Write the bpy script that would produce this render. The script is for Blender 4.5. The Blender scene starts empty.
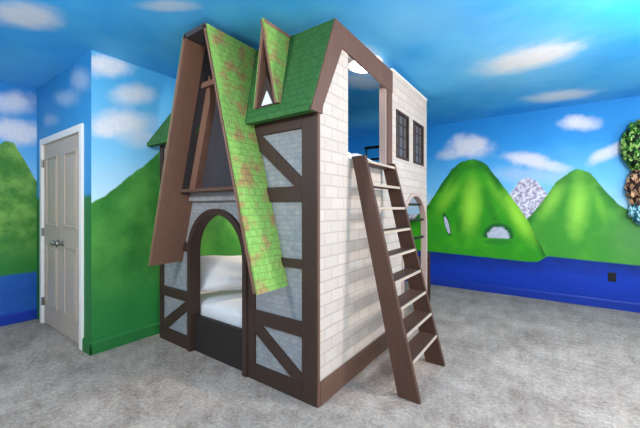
import bpy, bmesh, math, random
from mathutils import Vector, Matrix
random.seed(7)
SC = bpy.context.scene
COL = SC.collection
PI = math.pi

# ------------------------------------------------------------------ camera
H = 1.30                      # eye height
YAW = math.radians(35.5)
F = Vector((-math.sin(YAW), math.cos(YAW), 0)); R = Vector((math.cos(YAW), math.sin(YAW), 0)); UP = Vector((0, 0, 1))
CAM = Vector((0, 0, H))
cd = bpy.data.cameras.new('camera'); cam = bpy.data.objects.new('camera', cd); COL.objects.link(cam)
cd.sensor_width = 36; cd.lens = 18; cd.shift_y = -6 / 640; cd.clip_start = 0.02
cam.location = CAM; cam.rotation_euler = (PI / 2, 0, YAW); SC.camera = cam

def pt(u, v, axis, c):
    """measured photo point -> world point on the plane axis = c"""
    d = F + R * ((u - 320) / 320) + UP * ((208 - v) / 320)
    return CAM + d * ((c - CAM[axis]) / d[axis])

# room measures
YB = 5.54; XL = -4.90; XC = -3.29; YC = 1.13; ZC = 2.70; XR = 2.60; YF = -2.40
# playhouse measures
X0 = -1.225; X1 = -3.18; Y0 = 1.68; Y1 = 3.99

# ------------------------------------------------------------------ materials
def lin(c):
    c = c / 255.0
    return c / 12.92 if c <= 0.04045 else ((c + 0.055) / 1.055) ** 2.4
def rgb(r, g, b): return (lin(r), lin(g), lin(b), 1.0)

class NG:
    def __init__(s, name, rough=0.6, spec=0.3):
        s.mat = bpy.data.materials.new(name); s.mat.use_nodes = True
        s.nt = s.mat.node_tree; s.nt.nodes.clear()
        s.out = s.nt.nodes.new('ShaderNodeOutputMaterial'); s.b = s.nt.nodes.new('ShaderNodeBsdfPrincipled')
        s.b.inputs['Roughness'].default_value = rough; s.b.inputs['Specular IOR Level'].default_value = spec
        s.nt.links.new(s.b.outputs[0], s.out.inputs[0])
        s.geo = s.nt.nodes.new('ShaderNodeNewGeometry'); s.pos = s.geo.outputs['Position']
        sp = s.nt.nodes.new('ShaderNodeSeparateXYZ'); s.nt.links.new(s.pos, sp.inputs[0])
        s.x, s.y, s.z = sp.outputs
    def put(s, inp, v):
        if hasattr(v, 'is_linked') or isinstance(v, bpy.types.NodeSocket): s.nt.links.new(v, inp)
        else: inp.default_value = v
    def m(s, op, a, b=None, c=None):
        n = s.nt.nodes.new('ShaderNodeMath'); n.operation = op
        for i, v in enumerate((a, b, c)):
            if v is not None: s.put(n.inputs[i], v)
        return n.outputs[0]
    def comb(s, a, b, c=0.0):
        n = s.nt.nodes.new('ShaderNodeCombineXYZ')
        for i, v in enumerate((a, b, c)): s.put(n.inputs[i], v)
        return n.outputs[0]
    def noise(s, scale, detail=4, vec=None, rough=0.55):
        n = s.nt.nodes.new('ShaderNodeTexNoise'); n.inputs['Scale'].default_value = scale
        n.inputs['Detail'].default_value = detail; n.inputs['Roughness'].default_value = rough
        s.nt.links.new(vec or s.pos, n.inputs['Vector']); return n.outputs[0]
    def step(s, v, a, b):      # smoothstep from a to b
        n = s.nt.nodes.new('ShaderNodeMapRange'); n.interpolation_type = 'SMOOTHSTEP'
        s.put(n.inputs[0], v)
        if a > b:
            n.inputs[1].default_value = b; n.inputs[2].default_value = a; n.inputs[3].default_value = 1; n.inputs[4].default_value = 0
        else:
            n.inputs[1].default_value = a; n.inputs[2].default_value = b
        return n.outputs[0]
    def mix(s, f, a, b, mode='MIX'):
        n = s.nt.nodes.new('ShaderNodeMix'); n.data_type = 'RGBA'; n.blend_type = mode
        s.put(n.inputs[0], f); s.put(n.inputs[6], a); s.put(n.inputs[7], b); return n.outputs[2]
    def ramp(s, v, pts, lo, hi, zs=3.0):     # piecewise curve through (t, height) points
        n = s.nt.nodes.new('ShaderNodeValToRGB'); n.color_ramp.interpolation = 'B_SPLINE' if False else 'LINEAR'
        els = n.color_ramp.elements
        pts = sorted(pts)
        for i, (t, h) in enumerate(pts):
            q = min(1, max(0, (t - lo) / (hi - lo)))
            if i < 2: e = els[i]; e.position = q
            else: e = els.new(q)
            e.color = (h / zs,) * 3 + (1,)
        mr = s.nt.nodes.new('ShaderNodeMapRange'); s.put(mr.inputs[0], v)
        mr.inputs[1].default_value = lo; mr.inputs[2].default_value = hi
        s.nt.links.new(mr.outputs[0], n.inputs[0])
        return s.m('MULTIPLY', n.outputs[0], zs)
    def colramp(s, v, stops):
        n = s.nt.nodes.new('ShaderNodeValToRGB'); els = n.color_ramp.elements
        for i, (q, c) in enumerate(stops):
            e = els[i] if i < 2 else els.new(q)
            e.position = q; e.color = c
        s.put(n.inputs[0], v); return n.outputs[0]
    def blob(s, c, a, b, noise=None, amp=0.6, inner=0.35, outer=1.0):
        """soft painted ellipse: centre c, half axes a and b (vectors in the surface)"""
        aa, ab, bb = a.dot(a), a.dot(b), b.dot(b); det = aa * bb - ab * ab
        ra = (a * bb - b * ab) / det; rb = (b * aa - a * ab) / det
        sub = s.nt.nodes.new('ShaderNodeVectorMath'); sub.operation = 'SUBTRACT'
        s.nt.links.new(s.pos, sub.inputs[0]); sub.inputs[1].default_value = c
        o = []
        for r in (ra, rb):
            d = s.nt.nodes.new('ShaderNodeVectorMath'); d.operation = 'DOT_PRODUCT'
            s.nt.links.new(sub.outputs[0], d.inputs[0]); d.inputs[1].default_value = r
            o.append(d.outputs['Value'])
        d = s.m('SQRT', s.m('ADD', s.m('MULTIPLY', o[0], o[0]), s.m('MULTIPLY', o[1], o[1])))
        if noise is not None: d = s.m('ADD', d, s.m('MULTIPLY', s.m('SUBTRACT', noise, 0.5), amp))
        return s.step(d, outer, inner)
    def bump(s, h, strength=0.3, dist=0.01):
        n = s.nt.nodes.new('ShaderNodeBump'); n.inputs['Strength'].default_value = strength; n.inputs['Distance'].default_value = dist
        s.nt.links.new(h, n.inputs['Height']); s.nt.links.new(n.outputs[0], s.b.inputs['Normal'])
    def brick(s, vec, c1, c2, mortar, scale, msize=0.02, bw=0.5, rh=0.25, bias=0.0):
        n = s.nt.nodes.new('ShaderNodeTexBrick'); s.nt.links.new(vec, n.inputs['Vector'])
        s.put(n.inputs['Color1'], c1); s.put(n.inputs['Color2'], c2); s.put(n.inputs['Mortar'], mortar)
        n.inputs['Scale'].default_value = scale; n.inputs['Mortar Size'].default_value = msize
        n.inputs['Mortar Smooth'].default_value = 0.3; n.inputs['Brick Width'].default_value = bw
        n.inputs['Row Height'].default_value = rh; n.inputs['Bias'].default_value = bias
        return n.outputs[0], n.outputs[1]
    def color(s, c): s.put(s.b.inputs['Base Color'], c); return s

def plain(name, c, rough=0.6, var=0.12, scale=8, spec=0.3, metal=0):
    g = NG(name, rough, spec); n = g.noise(scale)
    d = tuple(v * (1 - var) for v in c[:3]) + (1,); l = tuple(min(1, v * (1 + var)) for v in c[:3]) + (1,)
    g.color(g.mix(n, d, l)); g.b.inputs['Metallic'].default_value = metal
    return g.mat

def wood(name, c, axis='z', rough=0.55, var=0.3):
    g = NG(name, rough, 0.3)
    sc = {'x': (2, 40, 40), 'y': (40, 2, 40), 'z': (40, 40, 2)}[axis]
    mp = g.nt.nodes.new('ShaderNodeVectorMath'); mp.operation = 'MULTIPLY'; g.nt.links.new(g.pos, mp.inputs[0]); mp.inputs[1].default_value = sc
    n = g.noise(1.0, 5, mp.outputs[0], 0.6)
    n2 = g.noise(3.0, 3)
    d = tuple(v * (1 - var) for v in c[:3]) + (1,); l = tuple(min(1, v * (1 + var)) for v in c[:3]) + (1,)
    g.color(g.mix(g.m('MULTIPLY_ADD', n, 0.7, g.m('MULTIPLY', n2, 0.3)), d, l)); g.bump(n, 0.15, 0.004)
    return g.mat

M = {}
M['timber'] = wood('dark_timber', rgb(62, 45, 38))
M['timber_side'] = wood('gable_timber', rgb(100, 72, 59))
M['board'] = wood('weathered_board', rgb(126, 92, 76))
M['ladder'] = wood('ladder_wood', rgb(80, 55, 44))
M['ladder_edge'] = wood('ladder_edge', rgb(176, 158, 140), 'y')
M['jamb'] = plain('jamb_paint', rgb(186, 160, 150), 0.55)
M['rail'] = wood('bed_rail_wood', rgb(46, 38, 36), 'x')
M['attic'] = wood('attic_panel', rgb(66, 62, 66))
M['white'] = plain('white_trim', rgb(238, 232, 226), 0.5, 0.03)
M['door'] = plain('door_paint', rgb(190, 172, 156), 0.45, 0.03)
M['metal'] = plain('dark_metal', rgb(40, 36, 34), 0.35, 0.1, metal=0.7)
M['nickel'] = plain('brushed_nickel', rgb(150, 145, 140), 0.35, 0.1, metal=0.9)
M['black'] = plain('black_plastic', rgb(18, 18, 24), 0.4, 0.1)
M['plaster'] = plain('plaster', rgb(214, 214, 212), 0.8, 0.03)

g = NG('linen', 0.85, 0.15); n = g.noise(5, 4); g.color(g.mix(n, rgb(222, 218, 218), rgb(242, 240, 240))); g.bump(g.noise(14, 3), 0.25, 0.02); M['linen'] = g.mat

g = NG('stone_paper', 0.8, 0.2)
vec = g.comb(g.x, g.z)
n1 = g.noise(22, 5); n2 = g.noise(3, 3)
c1 = g.mix(n1, rgb(84, 90, 100), rgb(180, 181, 182)); c2 = g.mix(n1, rgb(106, 110, 116), rgb(188, 186, 182))
bc, bf = g.brick(vec, c1, c2, rgb(128, 130, 134), 7.0, 0.02)
g.color(g.mix(g.m('MULTIPLY', n2, .6), bc, rgb(138, 141, 146))); g.bump(g.m('SUBTRACT', g.m('MULTIPLY', n1, 0.4), bf), 0.4, 0.006); M['stone'] = g.mat

g = NG('white_brick', 0.7, 0.25)
vec = g.comb(g.y, g.z); n1 = g.noise(9, 4)
bc, bf = g.brick(vec, rgb(190, 176, 164), rgb(202, 188, 176), rgb(178, 165, 155), 3.1, 0.018)
g.color(g.mix(g.m('MULTIPLY', n1, 0.35), bc, rgb(180, 166, 156))); g.bump(g.m('SUBTRACT', g.m('MULTIPLY', n1, 0.25), bf), 0.5, 0.008); M['brick'] = g.mat

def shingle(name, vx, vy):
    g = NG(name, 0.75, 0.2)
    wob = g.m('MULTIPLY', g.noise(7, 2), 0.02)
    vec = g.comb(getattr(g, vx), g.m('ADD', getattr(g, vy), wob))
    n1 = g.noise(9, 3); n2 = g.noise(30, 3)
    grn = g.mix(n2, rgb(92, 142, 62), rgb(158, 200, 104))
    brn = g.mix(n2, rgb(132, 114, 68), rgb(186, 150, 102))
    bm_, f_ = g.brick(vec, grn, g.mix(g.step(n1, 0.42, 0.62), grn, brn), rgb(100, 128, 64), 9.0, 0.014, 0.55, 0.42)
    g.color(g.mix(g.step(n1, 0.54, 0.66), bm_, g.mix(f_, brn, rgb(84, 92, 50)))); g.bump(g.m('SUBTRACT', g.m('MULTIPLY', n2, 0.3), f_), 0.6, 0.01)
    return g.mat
M['shingle_x'] = shingle('green_shingles_slope', 'y', 'z')
def shingle_shaded(name):  # same green shingles, colour darkened to stand for shade on the main slope
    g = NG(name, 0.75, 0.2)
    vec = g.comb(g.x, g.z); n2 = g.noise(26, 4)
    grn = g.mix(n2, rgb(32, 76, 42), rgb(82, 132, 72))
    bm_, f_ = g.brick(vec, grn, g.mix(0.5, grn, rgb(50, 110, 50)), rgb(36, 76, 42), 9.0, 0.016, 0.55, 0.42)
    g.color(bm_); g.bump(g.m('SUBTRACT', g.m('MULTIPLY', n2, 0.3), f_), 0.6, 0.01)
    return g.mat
M['shingle_y'] = shingle_shaded('green_shingles_main')

g = NG('carpet', 0.95, 0.05)
a = g.noise(2.2, 4, rough=0.65); b = g.noise(38, 4, rough=0.85); c = g.noise(9, 4, rough=0.7)
t = g.m('ADD', g.m('ADD', g.m('MULTIPLY', a, 0.30), g.m('MULTIPLY', b, 0.46)), g.m('MULTIPLY', c, 0.24))
g.color(g.colramp(t, [(0.35, rgb(116, 100, 90)), (0.5, rgb(178, 160, 147)), (0.65, rgb(220, 203, 189))])); g.bump(g.m('ADD', b, g.m('MULTIPLY', c, 1.4)), 0.9, 0.02); M['carpet'] = g.mat

g = NG('pane_glass', 0.35, 0.5); g.color(rgb(92, 90, 90))
tr = g.nt.nodes.new('ShaderNodeBsdfTransparent'); tr.inputs[0].default_value = (0.75, 0.8, 0.85, 1)
mx = g.nt.nodes.new('ShaderNodeMixShader'); mx.inputs[0].default_value = 0.9
g.nt.links.new(tr.outputs[0], mx.inputs[1]); g.nt.links.new(g.b.outputs[0], mx.inputs[2]); g.nt.links.new(mx.outputs[0], g.out.inputs[0]); M['pane'] = g.mat
g = NG('lamp_glow', 0.4); g.color(rgb(255, 250, 240)); g.b.inputs['Emission Color'].default_value = (1, 0.95, 0.88, 1); g.b.inputs['Emission Strength'].default_value = 6; M['glow'] = g.mat

# ---- painted murals
SKY_HI = rgb(22, 118, 196); SKY_MID = rgb(58, 156, 224); SKY_LO = rgb(150, 210, 244); CLOUD = rgb(236, 234, 240)
def ell(g, plane, u, v, ru, rv, tilt=0, **k):
    ax, c0 = plane; ct, st = math.cos(math.radians(tilt)), math.sin(math.radians(tilt))
    c = pt(u, v, ax, c0); a = pt(u + ru * ct, v + ru * st, ax, c0) - c; b = pt(u - rv * st, v + rv * ct, ax, c0) - c
    return g.blob(c, a, b, **k)

# back wall
g = NG('mural_mountains', 0.6, 0.25); P = (1, YB)
cn = g.noise(4.5, 6, rough=0.6); fine = g.noise(30, 4); soft = g.noise(2.2, 3)
sky = g.colramp(g.m('DIVIDE', g.m('ADD', g.z, g.m('MULTIPLY', g.m('SUBTRACT', soft, 0.5), 0.5)), 3.0),
                [(0.36, rgb(196, 232, 248)), (0.55, rgb(112, 194, 242)), (0.74, rgb(44, 150, 222)), (0.88, rgb(28, 130, 204))])
for (u, v, ru, rv, ti, amt) in ((470, 146, 27, 13, 4, .95), (452, 154, 20, 7, -8, .6), (528, 160, 30, 9, 10, .95), (552, 166, 24, 6, 10, .6), (530, 176, 50, 12, 3, .35),
                               (580, 124, 24, 8, 0, .8), (575, 120, 12, 7, 0, .7), (606, 154, 26, 8, -24, .85), (640, 140, 30, 8, -20, .6), (395, 200, 40, 14, 0, .9), (330, 170, 40, 16, 0, .8)):
    w = ell(g, P, u, v, ru, rv, ti, noise=cn, amp=1.0, inner=0.3, outer=1.15)
    sky = g.mix(g.m('MULTIPLY', w, amt), sky, g.mix(fine, rgb(214, 214, 226), CLOUD))
# snowy peak
def hillmask(g, coord, ptsuv, plane, lo, hi, soft=0.012, ci=0):
    ps = [(lambda q: (q[ci], q[2]))(pt(u, v, *plane)) for u, v in ptsuv]
    h = g.ramp(coord, ps, lo, hi)
    h = g.m('ADD', h, g.m('MULTIPLY', g.m('SUBTRACT', g.noise(9, 3), 0.5), 0.05))
    return g.step(g.m('SUBTRACT', h, g.z), -soft, soft), g.m('SUBTRACT', h, g.z)
w, _ = hillmask(g, g.x, [(496, 215), (510, 194), (519, 181), (528, 177), (538, 183), (548, 195), (562, 216)], P, -1.2, 1.0)
sky = g.mix(w, sky, g.mix(g.step(g.noise(22, 5, rough=0.7), 0.4, 0.6), rgb(150, 138, 168), rgb(238, 232, 238)))
m2, d2 = hillmask(g, g.x, [(505, 245), (520, 226), (533, 213), (545, 198), (556, 182), (565, 175), (577, 168), (590, 173), (605, 190), (617, 203), (626, 209), (645, 212), (690, 218)], P, -1.2, 2.0)
h2 = g.mix(g.step(d2, 0, 0.25), rgb(36, 112, 36), rgb(62, 150, 44))
h2 = g.mix(g.step(g.noise(3, 3), 0.4, 0.75), h2, rgb(92, 172, 52))
for (u, v, ru, rv, ti, amt) in ((578, 208, 15, 40, 6, 1), (552, 200, 11, 28, 32, .75), (600, 205, 6, 30, -18, .3)):
    h2 = g.mix(g.m('MULTIPLY', ell(g, P, u, v, ru, rv, ti, noise=cn, amp=.5, inner=0.0, outer=1.1), amt), h2, rgb(150, 216, 76))
h2 = g.mix(g.m('MULTIPLY', ell(g, P, 640, 238, 52, 44, 0, noise=soft, amp=.4, inner=0.0, outer=1.2), 0.5), h2, rgb(96, 140, 92))
col = g.mix(m2, sky, h2)
m1, d1 = hillmask(g, g.x, [(300, 200), (360, 216), (395, 222), (412, 221), (428, 205), (440, 186), (452, 169), (462, 161), (475, 159), (485, 163), (500, 182), (515, 202), (527, 219), (535, 234), (549, 262), (552, 290)], P, -4.2, 0.3)
h1 = g.mix(g.step(d1, 0, 0.22), rgb(26, 106, 22), rgb(46, 152, 26))
h1 = g.mix(g.step(g.noise(3.4, 3), 0.4, 0.75), h1, rgb(70, 170, 26))
for (u, v, ru, rv, ti, amt) in ((471, 206, 14, 38, 4, 1), (518, 216, 12, 40, -30, 1), (448, 196, 10, 28, 30, .55), (494, 190, 6, 24, -28, .3)):
    h1 = g.mix(g.m('MULTIPLY', ell(g, P, u, v, ru, rv, ti, noise=cn, amp=.5, inner=0.0, outer=1.1), amt), h1, rgb(158, 224, 62))
for (u, v, ru, rv, ti, amt) in ((455, 180, 5, 20, 32, .5), (492, 212, 7, 34, -22, .5), (459, 225, 5, 20, 12, .4)):
    h1 = g.mix(g.m('MULTIPLY', ell(g, P, u, v, ru, rv, ti, noise=cn, amp=.5, inner=0.0, outer=1.1), amt), h1, rgb(22, 104, 24))
# pale caves
for (u, v, ru, rv, ti) in ((447, 225, 2.4, 11, -16), (498, 236, 14, 11, 0)):
    cut = 1.0 if u < 460 else g.step(g.z, pt(498, 238, *P).z - .015, pt(498, 238, *P).z + .01)
    h1 = g.mix(g.m('MULTIPLY', ell(g, P, u, v - 0.5, ru * 1.14, rv * 1.14, ti, inner=0.85, outer=1.1), cut), h1, rgb(24, 96, 40))
    h1 = g.mix(g.m('MULTIPLY', ell(g, P, u, v, ru, rv, ti, noise=g.noise(18, 3), amp=.4, inner=0.7, outer=0.9), cut), h1, g.mix(fine, rgb(150, 160, 186), rgb(230, 230, 238)))
h1 = g.mix(g.m('MULTIPLY', ell(g, P, 498, 242, 18, 4, 0, inner=.5), .8), h1, rgb(40, 130, 36))
col = g.mix(m1, col, h1)
wl = g.ramp(g.x, [(-5.5, .56), (-1.53, .557), (-.25, .52), (-.12, .53), (-.004, .622), (.5, .60), (.93, .585), (3, .57)], -5.6, 3.1)
dw = g.m('SUBTRACT', wl, g.z)
wcol = g.colramp(g.m('ADD', g.m('MULTIPLY', dw, 1.4), g.m('MULTIPLY', g.m('SUBTRACT', g.noise(4, 3), .5), .35)), [(0.0, rgb(6, 40, 118)), (0.3, rgb(8, 56, 170)), (0.8, rgb(10, 48, 154))])
col = g.mix(g.step(dw, -0.012, 0.012), col, wcol)
g.color(col); M['mural_back'] = g.mat

# left wall
g = NG('mural_left', 0.6, 0.25); P = (0, XL)
cn = g.noise(4.5, 6, rough=0.6); fine = g.noise(30, 4)
sky = g.colramp(g.m('DIVIDE', g.z, 3.0), [(0.5, rgb(150, 206, 240)), (0.66, rgb(92, 176, 234)), (0.86, rgb(40, 130, 200))])
for (u, v, ru, rv, amt) in ((14, 103, 28, 14, .8), (24, 134, 26, 14, 1), (6, 128, 20, 13, .9)):
    sky = g.mix(g.m('MULTIPLY', ell(g, P, u, v, ru, rv, 0, noise=cn, amp=.9, inner=.25, outer=1.15), amt), sky, g.mix(fine, rgb(204, 208, 222), CLOUD))
m1, d1 = hillmask(g, g.y, [(-40, 190), (-8, 150), (6, 141), (14, 143), (28, 166), (36, 181), (44, 196)], P, -0.3, 1.4, ci=1)
h1 = g.mix(g.step(g.noise(4, 5, rough=.65), .35, .7), rgb(62, 128, 50), rgb(128, 176, 84)); h1 = g.mix(g.step(g.z, 1.1, .6), h1, rgb(44, 122, 50))
col = g.mix(m1, sky, h1)
dw = g.m('SUBTRACT', 0.55, g.z)
col = g.mix(g.step(dw, -0.02, 0.02), col, g.mix(g.noise(5, 3), rgb(16, 66, 150), rgb(40, 104, 186)))
g.color(col); M['mural_left'] = g.mat

# closet side wall (green hillside)
g = NG('mural_hillside', 0.6, 0.25); P = (0, XC)
cn = g.noise(4.5, 6, rough=0.6); fine = g.noise(30, 4)
sky = g.colramp(g.m('DIVIDE', g.z, 3.0), [(0.45, rgb(206, 236, 250)), (0.6, rgb(136, 206, 244)), (0.85, rgb(78, 176, 232))])
for (u, v, ru, rv, amt) in ((110, 67, 28, 13, .9), (98, 62, 14, 10, .85), (122, 124, 36, 17, 1), (106, 129, 20, 11, .9), (134, 95, 24, 13, .85), (140, 140, 22, 10, .5)):
    sky = g.mix(g.m('MULTIPLY', ell(g, P, u, v, ru, rv, 0, noise=cn, amp=.9, inner=.25, outer=1.15), amt), sky, g.mix(fine, rgb(214, 216, 228), rgb(244, 242, 246)))
m1, d1 = hillmask(g, g.y, [(84, 207), (92, 203), (104, 196), (115, 188), (130, 176), (142, 167), (153, 158), (175, 134), (200, 128), (230, 140), (262, 160)], P, 0.9, 5.4, ci=1)
h1 = g.mix(g.step(g.noise(3, 4, rough=.6), .3, .75), rgb(44, 118, 44), rgb(86, 156, 66)); h1 = g.mix(g.step(g.z, 1.0, .2), h1, rgb(36, 120, 54))
g.color(g.mix(m1, sky, h1)); M['mural_hillside'] = g.mat

# closet front wall
g = NG('mural_closet', 0.6, 0.25); P = (1, YC)
cn = g.noise(4.5, 6, rough=0.6)
sky = g.colramp(g.m('DIVIDE', g.z, 3.0), [(0.2, rgb(70, 150, 204)), (0.7, rgb(60, 150, 208)), (0.88, rgb(44, 134, 196))])
for (u, v, ru, rv, amt) in ((66, 98, 16, 10, .35), (80, 80, 12, 14, .35), (50, 120, 10, 8, .3)):
    sky = g.mix(g.m('MULTIPLY', ell(g, P, u, v, ru, rv, 0, noise=cn, amp=.9, inner=.1, outer=1.2), amt), sky, CLOUD)
sky = g.mix(g.step(g.z, 1.45, 1.38), sky, rgb(44, 116, 60)); g.color(sky); M['mural_closet'] = g.mat

# ceiling
g = NG('ceiling_sky', 0.7, 0.2); P = (2, ZC)
cn = g.noise(3.5, 6, rough=0.6); fine = g.noise(18, 4); soft = g.noise(0.9, 3)
sky = g.mix(g.step(soft, .3, .7), rgb(46, 158, 234), rgb(94, 190, 246))
for (u, v, ru, rv, ti, amt) in ((520, 62, 105, 34, -10, .55), (430, 20, 80, 28, 0, .35)):
    sky = g.mix(g.m('MULTIPLY', ell(g, P, u, v, ru, rv, ti, noise=cn, amp=.6, inner=.0, outer=1.2), amt), sky, rgb(152, 214, 246))
for (u, v, ru, rv, ti, amt) in ((526, 60, 66, 13, -13, .95), (545, 54, 42, 9, -10, .6), (560, 96, 44, 6, -6, .85), (26, 16, 46, 14, 6, .75), (168, 6, 34, 7, 0, .5), (356, 60, 34, 15, 12, 1), (362, 82, 26, 9, 8, .6)):
    sky = g.mix(g.m('MULTIPLY', ell(g, P, u, v, ru, rv, ti, noise=cn, amp=.9, inner=.25, outer=1.15), amt), sky, g.mix(fine, rgb(222, 222, 230), rgb(246, 244, 246)))
g.color(sky); M['ceiling'] = g.mat
M['blue_trim'] = plain('blue_trim', rgb(12, 50, 150), 0.5); M['green_trim'] = plain('green_trim', rgb(34, 112, 52), 0.5)

# ------------------------------------------------------------------ mesh helpers
def add_box(bm, lo, hi, bev=0.0):
    vs = [bm.verts.new((x, y, z)) for x in (lo[0], hi[0]) for y in (lo[1], hi[1]) for z in (lo[2], hi[2])]
    fs = [bm.faces.new([vs[i] for i in q]) for q in ((0, 1, 3, 2), (4, 6, 7, 5), (0, 4, 5, 1), (2, 3, 7, 6), (0, 2, 6, 4), (1, 5, 7, 3))]
    if bev > 0:
        es = list({e for f in fs for e in f.edges})
        bmesh.ops.bevel(bm, geom=es, offset=bev, segments=2, affect='EDGES', profile=0.5)
def add_prism(bm, poly, axis, a, b):
    """extrude a 2-D outline along an axis; outline is in the two other axes in xyz order"""
    def P3(p, t):
        return {0: (t, p[0], p[1]), 1: (p[0], t, p[1]), 2: (p[0], p[1], t)}[axis]
    lo = [bm.verts.new(P3(p, a)) for p in poly]; hi = [bm.verts.new(P3(p, b)) for p in poly]
    bm.faces.new(lo); bm.faces.new(hi[::-1]); n = len(poly)
    for i in range(n): bm.faces.new((lo[i], hi[i], hi[(i + 1) % n], lo[(i + 1) % n]))
def add_cyl(bm, p, q, r, seg=16, r2=None):
    p, q = Vector(p), Vector(q); d = (q - p); L = d.length
    mt = Matrix.Translation((p + q) / 2) @ d.to_track_quat('Z', 'Y').to_matrix().to_4x4()
    bmesh.ops.create_cone(bm, cap_ends=True, segments=seg, radius1=r, radius2=r2 if r2 is not None else r, depth=L, matrix=mt)
def obj(name, bm, mat, parent=None, smooth=False, bevel=0.0):
    bmesh.ops.recalc_face_normals(bm, faces=bm.faces)
    me = bpy.data.meshes.new(name); bm.to_mesh(me); bm.free()
    o = bpy.data.objects.new(name, me); COL.objects.link(o); me.materials.append(mat)
    if smooth:
        for p in me.polygons: p.use_smooth = True
    if bevel:
        b = o.modifiers.new('bevel', 'BEVEL'); b.width = bevel; b.segments = 2; b.limit_method = 'ANGLE'
    if parent is not None:
        o.parent = parent      # meshes are modelled in place; only a thing's Empty is offset
        if parent.type == 'EMPTY': o.matrix_parent_inverse = Matrix.Translation(-Vector(parent.location))
    return o
def box(name, lo, hi, mat, parent=None, bev=0.0):
    bm = bmesh.new(); add_box(bm, lo, hi, bev); return obj(name, bm, mat, parent)
def prism(name, poly, axis, a, b, mat, parent=None, bevel=0.0):
    bm = bmesh.new(); add_prism(bm, poly, axis, a, b); return obj(name, bm, mat, parent, bevel=bevel)
def thing(name, label, cat, loc=(0, 0, 0), group=None):
    o = bpy.data.objects.new(name, None); COL.objects.link(o); o.location = loc; o.empty_display_size = 0.1
    o['label'] = label; o['category'] = cat
    if group: o['group'] = group
    return o
def tag(o, label, cat, group=None):
    o['label'] = label; o['category'] = cat
    if group: o['group'] = group
    return o
def struct(o): o['kind'] = 'structure'; return o

# ------------------------------------------------------------------ room shell
T = 0.10
struct(box('floor', (XL - T, YF - T, -0.12), (XR + T, YB + T, 0), M['carpet']))
struct(box('ceiling', (XL - T, YF - T, ZC), (XR + T, YB + T, ZC + T), M['ceiling']))
struct(box('wall_back', (XC - T, YB, 0), (XR + T, YB + T, ZC), M['mural_back']))
struct(box('wall_left', (XL - T, YF, 0), (XL, YC + T, ZC), M['mural_left']))
struct(box('wall_front', (XL - T, YF - T, 0), (XR + T, YF, ZC), M['plaster']))
struct(box('wall_closet_side', (XC - T, YC + T, 0), (XC, YB, ZC), M['mural_hillside']))
DX0, DX1, DZ = -4.655, -3.515, 2.02
bm = bmesh.new(); add_prism(bm, [(XL, 0), (DX0, 0), (DX0, DZ), (DX1, DZ), (DX1, 0), (XC, 0), (XC, ZC), (XL, ZC)], 1, YC, YC + T)
wf = obj('wall_closet_front', bm, M['mural_closet'])
wf.data.materials.append(M['mural_hillside'])
for p in wf.data.polygons:
    if p.normal.x > 0.9 and p.center.x > XC - 0.01: p.material_index = 1
struct(wf)
# unseen right wall; its window is added to carry fill light
bm = bmesh.new()
WY0, WY1, WZ0, WZ1 = 0.6, 3.4, 0.75, 2.25
for lo, hi in (((YF, 0), (WY0, ZC)), ((WY1, 0), (YB, ZC)), ((WY0, 0), (WY1, WZ0)), ((WY0, WZ1), (WY1, ZC))):
    add_box(bm, (XR, lo[0], lo[1]), (XR + T, hi[0], hi[1]))
struct(obj('wall_right', bm, M['plaster']))
bm = bmesh.new()
for lo, hi in (((WY0, WZ0), (WY1, WZ0 + .05)), ((WY0, WZ1 - .05), (WY1, WZ1)), ((WY0, WZ0), (WY0 + .05, WZ1)), ((WY1 - .05, WZ0), (WY1, WZ1)), ((1.975, WZ0), (2.025, WZ1))):
    add_box(bm, (XR + .02, lo[0], lo[1]), (XR + .08, hi[0], hi[1]))
struct(obj('window_1', bm, M['white']))
# baseboards
def bboard(name, poly, axis, a, b, mat): struct(prism(name, poly, axis, a, b, mat, bevel=0.004))
bboard('baseboard_back', [(YB, 0), (YB - .016, 0), (YB - .016, .10), (YB - .008, .12), (YB, .12)], 0, XC, XR, M['blue_trim'])
bboard('baseboard_left', [(XL, 0), (XL + .016, 0), (XL + .016, .10), (XL + .008, .12), (XL, .12)], 1, YF, YC, M['blue_trim'])
bboard('baseboard_closet_side', [(XC, 0), (XC + .016, 0), (XC + .016, .10), (XC + .008, .12), (XC, .12)], 1, YC - .016, YB, M['green_trim'])
bboard('baseboard_closet_front', [(YC, 0), (YC - .016, 0), (YC - .016, .10), (YC - .008, .12), (YC, .12)], 0, DX1 + .06, XC + .016, M['green_trim'])

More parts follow.
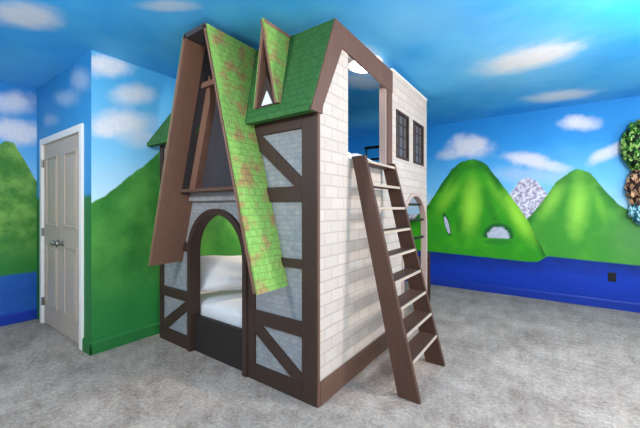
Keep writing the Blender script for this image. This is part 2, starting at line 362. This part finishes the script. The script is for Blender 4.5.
# closet double door
bm = bmesh.new(); c = 0.055
add_box(bm, (DX0 - c, YC - .02, 0), (DX0 + .012, YC + .02, DZ + c), .004); add_box(bm, (DX1 - .012, YC - .02, 0), (DX1 + c, YC + .02, DZ + c), .004)
add_box(bm, (DX0 + .012, YC - .02, DZ - .012), (DX1 - .012, YC + .02, DZ + c), .004)
struct(obj('trim_1', bm, M['white']))
mid = (DX0 + DX1) / 2
for k, (a, b) in enumerate(((DX0 + .014, mid - .0015), (mid + .0015, DX1 - .014))):
    d = struct(box('door_%d' % (k + 1), (a, YC + .005, .012), (b, YC + .04, DZ - .016), M['door'], bev=.003))
    d['label'] = ('left' if k == 0 else 'right') + ' leaf of the off white panelled closet double door'
    pm, pn = a + .10, b - .10
    for (z0, z1) in ((1.10, 1.86), (.22, .92)):
        bm = bmesh.new()
        for lo, hi in (((pm, z0), (pn, z0 + .025)), ((pm, z1 - .025), (pn, z1)), ((pm, z0 + .025), (pm + .025, z1 - .025)), ((pn - .025, z0 + .025), (pn, z1 - .025))):
            add_box(bm, (lo[0], YC - .006, lo[1]), (hi[0], YC + .006, hi[1]), .004)
        add_box(bm, (pm + .055, YC - .002, z0 + .055), (pn - .055, YC + .006, z1 - .055), .006)
        obj('door_panel', bm, M['door'], d)
    kx = mid + (-.06 if k == 0 else .06)
    bm = bmesh.new(); add_cyl(bm, (kx, YC + .006, .94), (kx, YC - .004, .94), .028, 20); add_cyl(bm, (kx, YC - .004, .94), (kx, YC - .03, .94), .011, 14)
    bmesh.ops.create_uvsphere(bm, u_segments=16, v_segments=10, radius=.027, matrix=Matrix.Translation((kx, YC - .045, .94)) @ Matrix.Diagonal((1, .8, 1, 1)))
    obj('door_knob', bm, M['nickel'], d, smooth=True)
    hx = a - .002 if k == 0 else b + .002
    for hz in (.25, 1.03, 1.80):
        bm = bmesh.new(); add_cyl(bm, (hx, YC - .012, hz - .045), (hx, YC - .012, hz + .045), .008, 12); add_box(bm, (hx - .014, YC - .006, hz - .045), (hx + .014, YC + .008, hz + .045))
        obj('hinge', bm, M['nickel'], d)

# outlet on mural wall
q = pt(612, 277, 1, YB)
ol = thing('wall_outlet', 'small black power outlet set in the blue painted water of the mural wall', 'outlet', (q.x, YB, q.z))
box('outlet_plate', (q.x - .040, YB - .006, q.z - .06), (q.x + .040, YB + .001, q.z + .06), M['black'], ol, .003)
for dz in (-.026, .026): box('socket', (q.x - .017, YB - .010, q.z + dz - .014), (q.x + .017, YB - .004, q.z + dz + .014), M['metal'], ol, .003)

# ------------------------------------------------------------------ playhouse bunk bed
PH = thing('playhouse_bunk_bed', 'storybook cottage playhouse bunk bed with brown timber framing, white brick side and green shingled roof', 'bunk bed', ((X0 + X1) / 2, (Y0 + Y1) / 2, 0))
AX, AR, AZ = -2.28, 0.36, 0.90     # front arch
FW = 1.70                          # face of the papered front wall, timbers stand proud of it
def arc(cx, cz, r, n=24, a0=0.0, a1=PI): return [(cx + r * math.cos(a0 + (a1 - a0) * i / n), cz + r * math.sin(a0 + (a1 - a0) * i / n)) for i in range(n + 1)]
a = arc(AX, AZ, AR)                # right to left
prism('front_wall', [(X0 - .002, 0), (X0 - .002, 1.95), (X1, 1.95), (X1, 0), (AX - AR, 0)] + a[::-1] + [(AX + AR, 0)], 1, FW, FW + .05, M['stone'], PH)
# arch trim: legs and round head
o_ = arc(AX, AZ, AR + .035); i_ = arc(AX, AZ, AR - .012)
prism('arch_trim', [(AX + AR - .012, 0), (AX + AR + .035, 0)] + o_ + [(AX - AR - .035, 0), (AX - AR + .012, 0)] + i_[::-1], 1, FW - .035, FW + .075, M['timber'], PH, bevel=.004)
YT0, YT1 = FW - .02, FW + .002
def tb(lo, hi): return box('timber_beam', (lo[0], YT0, lo[1]), (hi[0], YT1, hi[1]), M['timber'], PH, .003)
def tpoly(p): return prism('timber_brace', p, 1, YT0 + .002, YT1, M['timber'], PH, bevel=.002)
RX = AX + AR + .035                 # right bay starts at the arch trim
tb((X0 - .125, 0), (X0, 1.95))     # corner post
tb((RX, 0), (RX + .075, 1.95))     # post beside arch
for (z0, z1) in ((0, .12), (.43, .53), (.89, .95), (1.345, 1.45), (1.84, 1.955)): tb((RX + .075, z0), (X0 - .125, z1))
xa, xb = RX + .075, X0 - .125
tpoly([(xa, 1.84), (xa, 1.77), (xb - .07, 1.45), (xb, 1.45), (xb, 1.50), (xa + .07, 1.84)])
tpoly([(xa, .43), (xa, .36), (xb - .08, .12), (xb, .12), (xb, .17), (xa + .06, .43)])
LX = AX - AR - .035
tb((X1, 0), (X1 + .06, 1.95))
for (z0, z1) in ((0, .12), (.44, .53)): tb((X1 + .06, z0), (LX, z1))
tb((LX - .16, .90), (LX, .985))
tpoly([(X1 + .06, .12), (X1 + .13, .12), (LX, .38), (LX, .44), (LX - .05, .44), (X1 + .06, .19)])
# gable shelf and dark attic panel above the arch
box('gable_ledge', (-2.70, 1.56, 1.435), (-1.80, FW, 1.462), M['timber_side'], PH, .004)
box('ledge_apron', (-2.66, 1.66, 1.36), (-1.84, FW + .002, 1.435), M['stone'], PH, .003)
prism('attic_panel', [(-2.62, 1.462), (-1.80, 1.462), (-2.06, 2.60), (-2.32, 2.60)], 1, FW - .012, FW + .03, M['attic'], PH)
box('collar_beam', (-2.42, 1.60, 2.30), (-1.96, 1.64, 2.345), M['board'], PH, .003)
# tall A-frame gable, cut off flat under the ceiling
def slab(xb_, zb, xt, zt, th, y0, y1, yback, name, mat, inner_first):
    d = Vector((xt - xb_, 0, zt - zb)).normalized(); nrm = Vector((d.z, 0, -d.x)) * th
    if inner_first: nrm = -nrm
    bm = bmesh.new()
    add_prism(bm, [(xb_, zb), (xt, zt), (xt + nrm.x, zt + .0), (xb_ + nrm.x, zb + .0)], 1, y0, y1)
    if yback:
        t = (1.97 - zb) / (zt - zb); xm = xb_ + (xt - xb_) * t
        add_prism(bm, [(xm, 1.97), (xt, zt), (xt + nrm.x, zt), (xm + nrm.x, 1.97)], 1, y1, yback)
    return obj(name, bm, mat, PH)
GY = 1.40; ZT = 2.635
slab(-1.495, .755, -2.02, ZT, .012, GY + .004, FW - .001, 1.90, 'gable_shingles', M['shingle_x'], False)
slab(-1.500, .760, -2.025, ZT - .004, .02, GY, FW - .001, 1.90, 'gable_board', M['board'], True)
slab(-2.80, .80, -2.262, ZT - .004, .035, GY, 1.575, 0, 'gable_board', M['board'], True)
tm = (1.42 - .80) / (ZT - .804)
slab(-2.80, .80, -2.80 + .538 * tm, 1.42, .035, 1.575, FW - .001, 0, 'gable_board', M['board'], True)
slab(-2.80 + .538 * tm - .006, 1.42, -2.268, ZT - .004, .006, 1.575, FW - .001, 1.90, 'gable_lining', M['attic'], True)  # dark strip standing for the shade in the gap behind the gable board
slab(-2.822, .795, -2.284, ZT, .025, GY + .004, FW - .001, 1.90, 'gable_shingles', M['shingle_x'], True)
prism('gable_cap', [(-2.30, ZT - .03), (-2.0, ZT - .03), (-2.02, ZT + .008), (-2.28, ZT + .008)], 1, GY, 1.90, M['attic'], PH)  # dark colour stands for the shade inside the gable top
# inner rafter against the wall, left side
prism('gable_rafter', [(-2.585, 1.462), (-2.50, 1.462), (-2.285, 2.18), (-2.285, 2.40), (-2.30, 2.40)], 1, FW - .07, FW - .005, M['board'], PH)
# right-hand inner rafter
prism('gable_rafter', [(-1.80, 1.462), (-1.70, 1.462), (-2.03, 2.60), (-2.08, 2.60)], 1, FW - .07, FW - .005, M['timber'], PH)

# main mansard slope, hipped at left, cut around the tall gable
EY, EZ, RY, RZ = 1.60, 1.95, 1.885, 2.63
def roof_piece(x_e0, x_e1, x_r0, x_r1):
    bm = bmesh.new(); n = Vector((0, RZ - EZ, -(RY - EY))).normalized() * -.03
    n = Vector((0, .028, -.011))
    q = [Vector((x_e0, EY, EZ)), Vector((x_e1, EY, EZ)), Vector((x_r1, RY, RZ)), Vector((x_r0, RY, RZ))]
    v = [bm.verts.new(p) for p in q] + [bm.verts.new(p + n) for p in q]
    for f in ((0, 1, 2, 3), (7, 6, 5, 4), (0, 4, 5, 1), (1, 5, 6, 2), (2, 6, 7, 3), (3, 7, 4, 0)): bm.faces.new([v[i] for i in f])
    return obj('roof_slope', bm, M['shingle_y'], PH)
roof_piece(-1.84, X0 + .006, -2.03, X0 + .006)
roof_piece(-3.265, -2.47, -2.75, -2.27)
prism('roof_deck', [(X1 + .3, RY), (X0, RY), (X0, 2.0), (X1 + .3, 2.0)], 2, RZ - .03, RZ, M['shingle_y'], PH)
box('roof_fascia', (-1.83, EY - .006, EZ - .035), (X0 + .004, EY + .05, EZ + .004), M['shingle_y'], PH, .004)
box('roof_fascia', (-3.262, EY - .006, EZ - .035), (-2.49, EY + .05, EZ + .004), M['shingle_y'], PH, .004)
# small dormer on the main slope
DXC, DZT = -1.645, 2.64; DY = 1.60
def roofy(z): return EY + (z - EZ) * (RY - EY) / (RZ - EZ)
def dslab(name, xb_, mat, off, th):
    bm = bmesh.new(); zb = 2.02
    # front edge vertical plane at DY, back edge runs into the main slope
    e = .004 * dslab.k; dslab.k += 1      # each layer a few millimetres off the last
    P = [Vector((xb_ + off, DY + e, zb)), Vector((DXC + off, DY + e, DZT - e)), Vector((DXC + off, 1.93, DZT - e)), Vector((xb_ + off, roofy(zb) + .03, zb))]
    n = Vector((th, 0, 0)); v = [bm.verts.new(p) for p in P] + [bm.verts.new(p + n) for p in P]
    for f in ((0, 1, 2, 3), (7, 6, 5, 4), (0, 4, 5, 1), (1, 5, 6, 2), (2, 6, 7, 3), (3, 7, 4, 0)): bm.faces.new([v[i] for i in f])
    return obj(name, bm, mat, PH)
dslab.k = 0
dslab('dormer_shingles', -1.505, M['shingle_x'], .0, .012); dslab('dormer_board', -1.505, M['board'], -.022, .022)
dslab('dormer_board', -1.735, M['board'], 0, .022); dslab('dormer_shingles', -1.735, M['shingle_x'], -.012, .012)
dw = prism('dormer_window', [(-1.72, 2.02), (-1.52, 2.02), (-1.625, 2.24)], 1, 1.626, 1.642, M['timber'], PH)
prism('pane', [(-1.672, 2.03), (-1.565, 2.03), (-1.618, 2.13)], 1, 1.620, 1.627, M['linen'], dw)

# brick side wall, loft opening, far wall with two windows and an arched doorway
SX0 = X0 - .05
WIN = [(3.01, 3.36), (3.50, 3.86)]; WZ = (1.80, 2.28); BX, BR, BZ = 3.57, .375, 1.065
OY0, OY1, OZ0 = 2.08, 2.775, 1.67
bm = bmesh.new()
add_prism(bm, [(Y0 + .02, 0), (OY0, 0), (OY0, 2.55), (1.95, 2.55), (1.73, 1.97), (Y0 + .02, 1.95)], 0, SX0, X0)
add_prism(bm, [(OY0, 0), (2.90, 0), (2.90, OZ0), (OY0, OZ0)], 0, SX0, X0)
ZS = 1.60
aa = arc(BX, BZ, BR)
add_prism(bm, [(2.90, 0), (BX - BR, 0)] + aa[::-1] + [(BX + BR, 0), (Y1, 0), (Y1, ZS), (2.90, ZS)], 0, SX0, X0)
zt = 2.63
for (y0, y1, z0, z1) in ((2.90, Y1, ZS, WZ[0]), (2.90, WIN[0][0], *WZ), (WIN[0][1], WIN[1][0], *WZ), (WIN[1][1], Y1, *WZ), (2.90, Y1, WZ[1], zt)):
    add_box(bm, (SX0, y0, z0), (X0, y1, z1))
obj('side_wall', bm, M['brick'], PH)
# timber along the gable: slanted board, level top board, post at the opening, corner strip, plinth
GX0, GX1 = X0 - .006, X0 + .014
prism('gable_trim', [(EY, EZ - .03), (Y0 + .05, EZ - .03), (1.735, 1.97), (1.985, 2.46), (RY, RZ)], 0, GX0, GX1, M['timber_side'], PH, bevel=.003)
prism('gable_trim', [(RY, RZ), (1.985, 2.46), (OY1, 2.405), (2.90, 2.40), (2.90, 2.605)], 0, GX0, GX1, M['timber_side'], PH, bevel=.003)
box('opening_post', (SX0 - .02, OY1 + .012, OZ0), (GX1 - .004, 2.8985, 2.58), M['timber_side'], PH, .003)
box('corner_board', (GX0, Y0 + .004, 0), (GX1 - .004, Y0 + .026, EZ - .03), M['timber_side'], PH, .003)
box('plinth_board', (GX0, Y0 + .026, 0), (GX1, 2.92, .155), M['timber_side'], PH, .004)
box('opening_jamb', (SX0 - .02, OY1, OZ0 + .018), (X0 - .002, OY1 + .012, 2.42), M['jamb'], PH, .002)
box('opening_sill', (SX0 - .01, OY0, OZ0), (GX1, OY1, OZ0 + .018), M['white'], PH, .003)
box('wall_cap', (SX0 - .004, 2.905, zt), (X0 + .008, Y1 + .006, zt + .014), M['white'], PH, .002)
box('rear_rail', (-1.40, Y1 - .07, .60), (-1.345, 4.50, .66), M['timber'], PH, .003)
box('rear_post', (-1.40, 4.50, 0), (-1.345, 4.555, .68), M['timber'], PH, .003)
for (y0, y1), nm in zip(WIN, (2, 2)):
    bm = bmesh.new(); f = .026
    for lo, hi in (((y0, WZ[0]), (y1, WZ[0] + f)), ((y0, WZ[1] - f), (y1, WZ[1])), ((y0, WZ[0] + f), (y0 + f, WZ[1] - f)), ((y1 - f, WZ[0] + f), (y1, WZ[1] - f))):
        add_box(bm, (X0 - .045, lo[0], lo[1]), (X0 + .008, hi[0], hi[1]), .002)
    fr = obj('window_frame', bm, M['timber'], PH)
    for k in (1, 2):
        yy = y0 + (y1 - y0) * k / 3; box('muntin', (X0 - .03, yy - .007, WZ[0] + f), (X0 - .012, yy + .007, WZ[1] - f), M['timber'], fr)
    for k in (1, 2, 3):
        zz = WZ[0] + (WZ[1] - WZ[0]) * k / 4; box('muntin', (X0 - .029, y0 + f, zz - .007), (X0 - .013, y1 - f, zz + .007), M['timber'], fr)
    box('pane', (X0 - .024, y0 + f, WZ[0] + f), (X0 - .018, y1 - f, WZ[1] - f), M['pane'], fr)
o_ = arc(BX, BZ, BR + .035); i_ = arc(BX, BZ, BR - .008)
prism('doorway_trim', [(BX + BR - .008, 0), (BX + BR + .035, 0)] + o_ + [(BX - BR - .035, 0), (BX - BR + .008, 0)] + i_[::-1], 0, X0 - .055, X0 + .012, M['jamb'], PH, bevel=.003)
for zz in (.95, 1.16, 1.34):
    hw = BR if zz < BZ else math.sqrt(BR * BR - (zz - BZ) ** 2)
    bm = bmesh.new(); add_box(bm, (X0 - .04, BX - hw - .01, zz - .014), (X0 - .015, BX + hw + .01, zz + .014), .003); obj('doorway_bar', bm, M['metal'], PH)
# loft floor, far supports, bed rail, guard rail
box('loft_floor', (X1 + .02, FW + .05, 1.44), (SX0, Y1, 1.50), M['timber'], PH)
for (px, py) in ((X1 + .03, Y1 - .08), (X1 + .03, FW + .06)): box('loft_post', (px, py, 0), (px + .07, py + .07, 1.44), M['timber'], PH, .003)
box('bunk_base', (X1 + .11, FW + .05, 0), (SX0 - .11, 2.80, .08), M['timber'], PH)
box('bed_rail', (AX - AR - .02, FW + .012, 0), (AX + AR + .02, FW + .05, .325), M['rail'], PH, .004)
bm = bmesh.new()
for z_ in (1.80, 1.96, 2.12): add_cyl(bm, (-2.05, Y1 - .05, z_), (-1.26, Y1 - .05, z_), .014 if z_ < 2.1 else .02, 12)
for x_ in (-2.03, -1.82, -1.61, -1.40, -1.28): add_cyl(bm, (x_, Y1 - .05, 1.50), (x_, Y1 - .05, 2.12), .011, 12)
obj('guard_rail', bm, M['metal'], PH)
# unseen puck lamp under the loft, added to brighten the lower bunk
bm = bmesh.new(); add_cyl(bm, (-2.7, 2.85, 1.42), (-2.7, 2.85, 1.44), .06, 24); obj('puck_lamp', bm, M['glow'], PH)

# ------------------------------------------------------------------ bedding
def soft_box(name, lo, hi, r, mat, fold=0.0, sub=2):
    bm = bmesh.new(); add_box(bm, lo, hi)
    bmesh.ops.subdivide_edges(bm, edges=bm.edges, cuts=14, use_grid_fill=True)
    c = (Vector(lo) + Vector(hi)) / 2; hx = (Vector(hi) - Vector(lo)) / 2
    for v in bm.verts:
        d = v.co - c; core = Vector([max(-(h - r), min(h - r, q)) for q, h in zip(d, hx)]); e = d - core
        if e.length > 1e-6: d = core + e.normalized() * min(e.length, r)
        v.co = c + d
        if fold:
            w = math.sin(v.co.x * 11 + math.sin(v.co.y * 7) * 2) * math.sin(v.co.y * 9 + v.co.x * 4)
            v.co.z += fold * w * (1 if v.co.z > c.z else 0)
    o = obj(name, bm, mat, None, smooth=True); s = o.modifiers.new('smooth', 'SUBSURF'); s.levels = s.render_levels = 1
    return o
def pillow(name, w, h, t, loc, rot, mat):
    bm = bmesh.new(); N = 20
    grid = {}
    for s in (1, -1):
        for i in range(N + 1):
            for j in range(N + 1):
                u, v = -1 + 2 * i / N, -1 + 2 * j / N
                e = (1 - u ** 4) * (1 - v ** 4); edge = abs(u) > .999 or abs(v) > .999
                if s == -1 and edge: grid[(s, i, j)] = grid[(1, i, j)]; continue
                pin = 1 - .07 * (1 - u * u) * abs(v) ** 3; pin2 = 1 - .07 * (1 - v * v) * abs(u) ** 3
                z = t / 2 * (max(e, 0) ** .55) * (1 + .10 * math.sin(5 * u + 2 * v) * math.cos(4 * v - u))
                grid[(s, i, j)] = bm.verts.new((u * w / 2 * pin2, v * h / 2 * pin, s * z))
        for i in range(N):
            for j in range(N):
                q = [grid[(s, i, j)], grid[(s, i + 1, j)], grid[(s, i + 1, j + 1)], grid[(s, i, j + 1)]]
                bm.faces.new(q if s == 1 else q[::-1])
    o = obj(name, bm, mat, None, smooth=True); o.location = loc; o.rotation_euler = rot
    s = o.modifiers.new('smooth', 'SUBSURF'); s.levels = s.render_levels = 1
    return o
m_ = soft_box('mattress', (X1 + .12, FW + .085, .082), (SX0 - .12, 2.80, .43), .06, M['linen'], .008)
tag(m_, 'white sheeted mattress on the lower bunk, seen through the front arch', 'mattress')
p_ = pillow('pillow', .70, .42, .19, (-2.66, 2.16, .635), (math.radians(46), math.radians(4), math.radians(66)), M['linen'])
tag(p_, 'plump white pillow propped up on the lower bunk inside the arch', 'pillow')
m_ = soft_box('mattress', (X1 + .20, FW + .24, 1.50), (SX0 - .02, 3.80, 1.685), .05, M['linen'], .006)
tag(m_, 'white mattress on the upper loft bunk behind the ladder opening', 'mattress')
bm = bmesh.new(); N = 26; top = {}
for i in range(N + 1):
    for j in range(N + 1):
        u, v = -1 + 2 * i / N, -1 + 2 * j / N
        e = max(0, (1 - u ** 4) * (1 - v ** 4)) ** .5
        top[(i, j)] = bm.verts.new((-1.66 + u * .36, 2.42 + v * .42, 1.685 + .015 + .10 * e * (1 + .25 * math.sin(6 * u + 3 * v) * math.cos(5 * v))))
for i in range(N):
    for j in range(N): bm.faces.new((top[(i, j)], top[(i + 1, j)], top[(i + 1, j + 1)], top[(i, j + 1)]))
r_ = bmesh.ops.extrude_face_region(bm, geom=list(bm.faces))
for v in [e for e in r_['geom'] if isinstance(e, bmesh.types.BMVert)]: v.co.z = 1.69
dv = obj('duvet', bm, M['linen'], None, smooth=True); tag(dv, 'bunched white duvet on the upper loft bunk at the ladder opening', 'duvet')

# ------------------------------------------------------------------ ladder
LA = thing('ladder', 'brown wooden step ladder leaning on the white brick side of the bunk bed', 'ladder', (-.80, 2.44, 0))
def xf(z): return -.69 - (1.098 - .69) * z / 1.69
def xbk(z): return -.845 - (1.209 - .845) * z / 1.69
def yr(z): return 2.722 - .072 * z / 1.69        # the ladder narrows a little towards the top
for far in (0, 1):
    st = prism('stringer', [(xbk(0), 0), (xf(0), 0), (xf(1.69), 1.69), (xbk(1.69), 1.69)], 1, 0, .035, M['ladder'], LA, bevel=.003)
    for v in st.data.vertices: v.co.y += yr(v.co.z) if far else 2.105
for i in range(9):
    z = .252 + .176 * i
    t = prism('tread', [(xbk(z) + .008, z - .022), (xf(z) - .004, z - .022), (xf(z) - .004, z), (xbk(z) + .008, z)], 1, 2.14, yr(z) + .002, M['ladder'], LA, bevel=.002)
    n_ = prism('nosing', [(xf(z) - .004, z - .022), (xf(z) + .003, z - .020), (xf(z) + .003, z - .003), (xf(z) - .004, z)], 1, 2.14, yr(z) + .001, M['ladder_edge'], t)
    n_['label'] = 'pale worn front edge'

# ------------------------------------------------------------------ tree decoration on the mural wall
tx, ty = pt(641, 170, 1, YB).x, YB - .012
TR = thing('mounted_tree', 'leafy tree decoration with green crown, mottled brown trunk and teal base on mural wall', 'tree', (tx, ty, 1.05))
def cluster(name, zc, rx, rz, n, size, mats, seed, depth=.16):
    rnd = random.Random(seed); bm = bmesh.new()
    bmesh.ops.create_icosphere(bm, subdivisions=3, radius=1, matrix=Matrix.Translation((tx, ty - depth * .5, zc)) @ Matrix.Diagonal((rx * .86, depth * .5, rz * .86, 1)))
    for f in bm.faces: f.material_index = 0
    for _ in range(n):
        th, ph = rnd.uniform(0, 2 * PI), math.acos(rnd.uniform(-1, 1))
        d = Vector((math.sin(ph) * math.cos(th), math.sin(ph) * math.sin(th), math.cos(ph)))
        if d.y > .25: d.y = -d.y
        c = Vector((tx + d.x * rx * .93, ty - depth * .5 + d.y * depth * .5, zc + d.z * rz * .93))
        q = (d + Vector((rnd.uniform(-.7, .7), rnd.uniform(-.7, .7), rnd.uniform(-.7, .7)))).to_track_quat('Z', 'Y').to_matrix()
        s = size * rnd.uniform(.7, 1.3); mi = rnd.randrange(len(mats))
        pts = [(0, -1, 0), (.45, -.3, .12), (.4, .4, .1), (0, 1, 0), (-.4, .4, .1), (-.45, -.3, .12)]
        vs = []
        for p in pts:
            w = c + q @ (Vector(p) * s); w.y = min(w.y, ty - .002); vs.append(bm.verts.new(w))
        f = bm.faces.new(vs); f.material_index = mi
    o = obj(name, bm, mats[0], TR)
    for m in mats[1:]: o.data.materials.append(m)
    return o
G1, G2, G3 = plain('leaf_dark', rgb(10, 30, 14), .6, .3), plain('leaf_mid', rgb(52, 116, 40), .6, .3), plain('leaf_light', rgb(150, 196, 104), .6, .2)
B1, B2, B3 = plain('bark_dark', rgb(48, 30, 28), .7, .3), plain('bark_mid', rgb(150, 108, 80), .7, .3), plain('bark_light', rgb(226, 182, 140), .7, .2)
T1, T2, T3 = plain('teal_dark', rgb(30, 96, 116), .6, .3), plain('teal_mid', rgb(84, 164, 182), .6, .2), plain('teal_light', rgb(176, 220, 226), .6, .1)
cluster('crown', 2.06, .20, .34, 420, .045, [G1, G2, G3], 3)
cluster('trunk', 1.56, .155, .30, 360, .034, [B1, B2, B3], 4, .13)
cluster('base', 1.26, .13, .17, 160, .032, [T1, T2, T3], 5, .11)

# ------------------------------------------------------------------ added lamps and window fill light
def area(name, loc, rot, sx, sy, power, colr=(1, 1, 1), shape='RECTANGLE'):
    l = bpy.data.lights.new(name, 'AREA'); l.shape = shape; l.size = sx; l.size_y = sy; l.energy = power; l.color = colr
    o = bpy.data.objects.new(name, l); COL.objects.link(o); o.location = loc; o.rotation_euler = rot; return o
area('daylight', (XR + .16, 2.0, 1.5), (0, math.radians(90), 0), 1.45, 2.7, 52, (1, .98, .96))  # area light added outside the window opening as fill
CL = [(1.1, 2.6), (1.1, -.4), (-2.0, -.6), (-1.44, 2.76)]  # ceiling fixtures added to brighten the room and the loft
for k, (x, y) in enumerate(CL):
    t = thing('ceiling_light', ['round flush ceiling light nearest the window', 'round flush ceiling light behind the viewpoint', 'round flush ceiling light before the closet', 'white flush ceiling light glimpsed at the top of the loft opening'][k], 'ceiling light', (x, y, ZC), 'flush ceiling lights')
    bm = bmesh.new(); add_cyl(bm, (x, y, ZC - .03), (x, y, ZC + .001), .17, 32); obj('rim', bm, M['white'], t)
    bm = bmesh.new(); add_cyl(bm, (x, y, ZC - .045), (x, y, ZC - .03), .13, 32, .15); obj('diffuser', bm, M['glow'], t)
    l = bpy.data.lights.new('ceiling_lamp', 'POINT'); l.energy = (100, 84, 70, 1.5)[k]; l.color = (1, .93, .85); l.shadow_soft_size = .13
    o = bpy.data.objects.new('ceiling_lamp', l); COL.objects.link(o); o.location = (x, y, ZC - .40)
area('bunk_lamp', (-2.7, 2.85, 1.41), (0, 0, 0), .12, .12, 9, (1, .86, .7), 'DISK')  # fill light placed at the added puck lamp
w = bpy.data.worlds.new('world'); SC.world = w; w.use_nodes = True
w.node_tree.nodes['Background'].inputs[0].default_value = (.75, .87, 1, 1); w.node_tree.nodes['Background'].inputs[1].default_value = 1.0

SC.view_settings.view_transform = 'Standard'; SC.view_settings.look = 'None'; SC.view_settings.gamma = 1; SC.view_settings.use_curve_mapping = False
SC.view_settings.exposure = 0.68
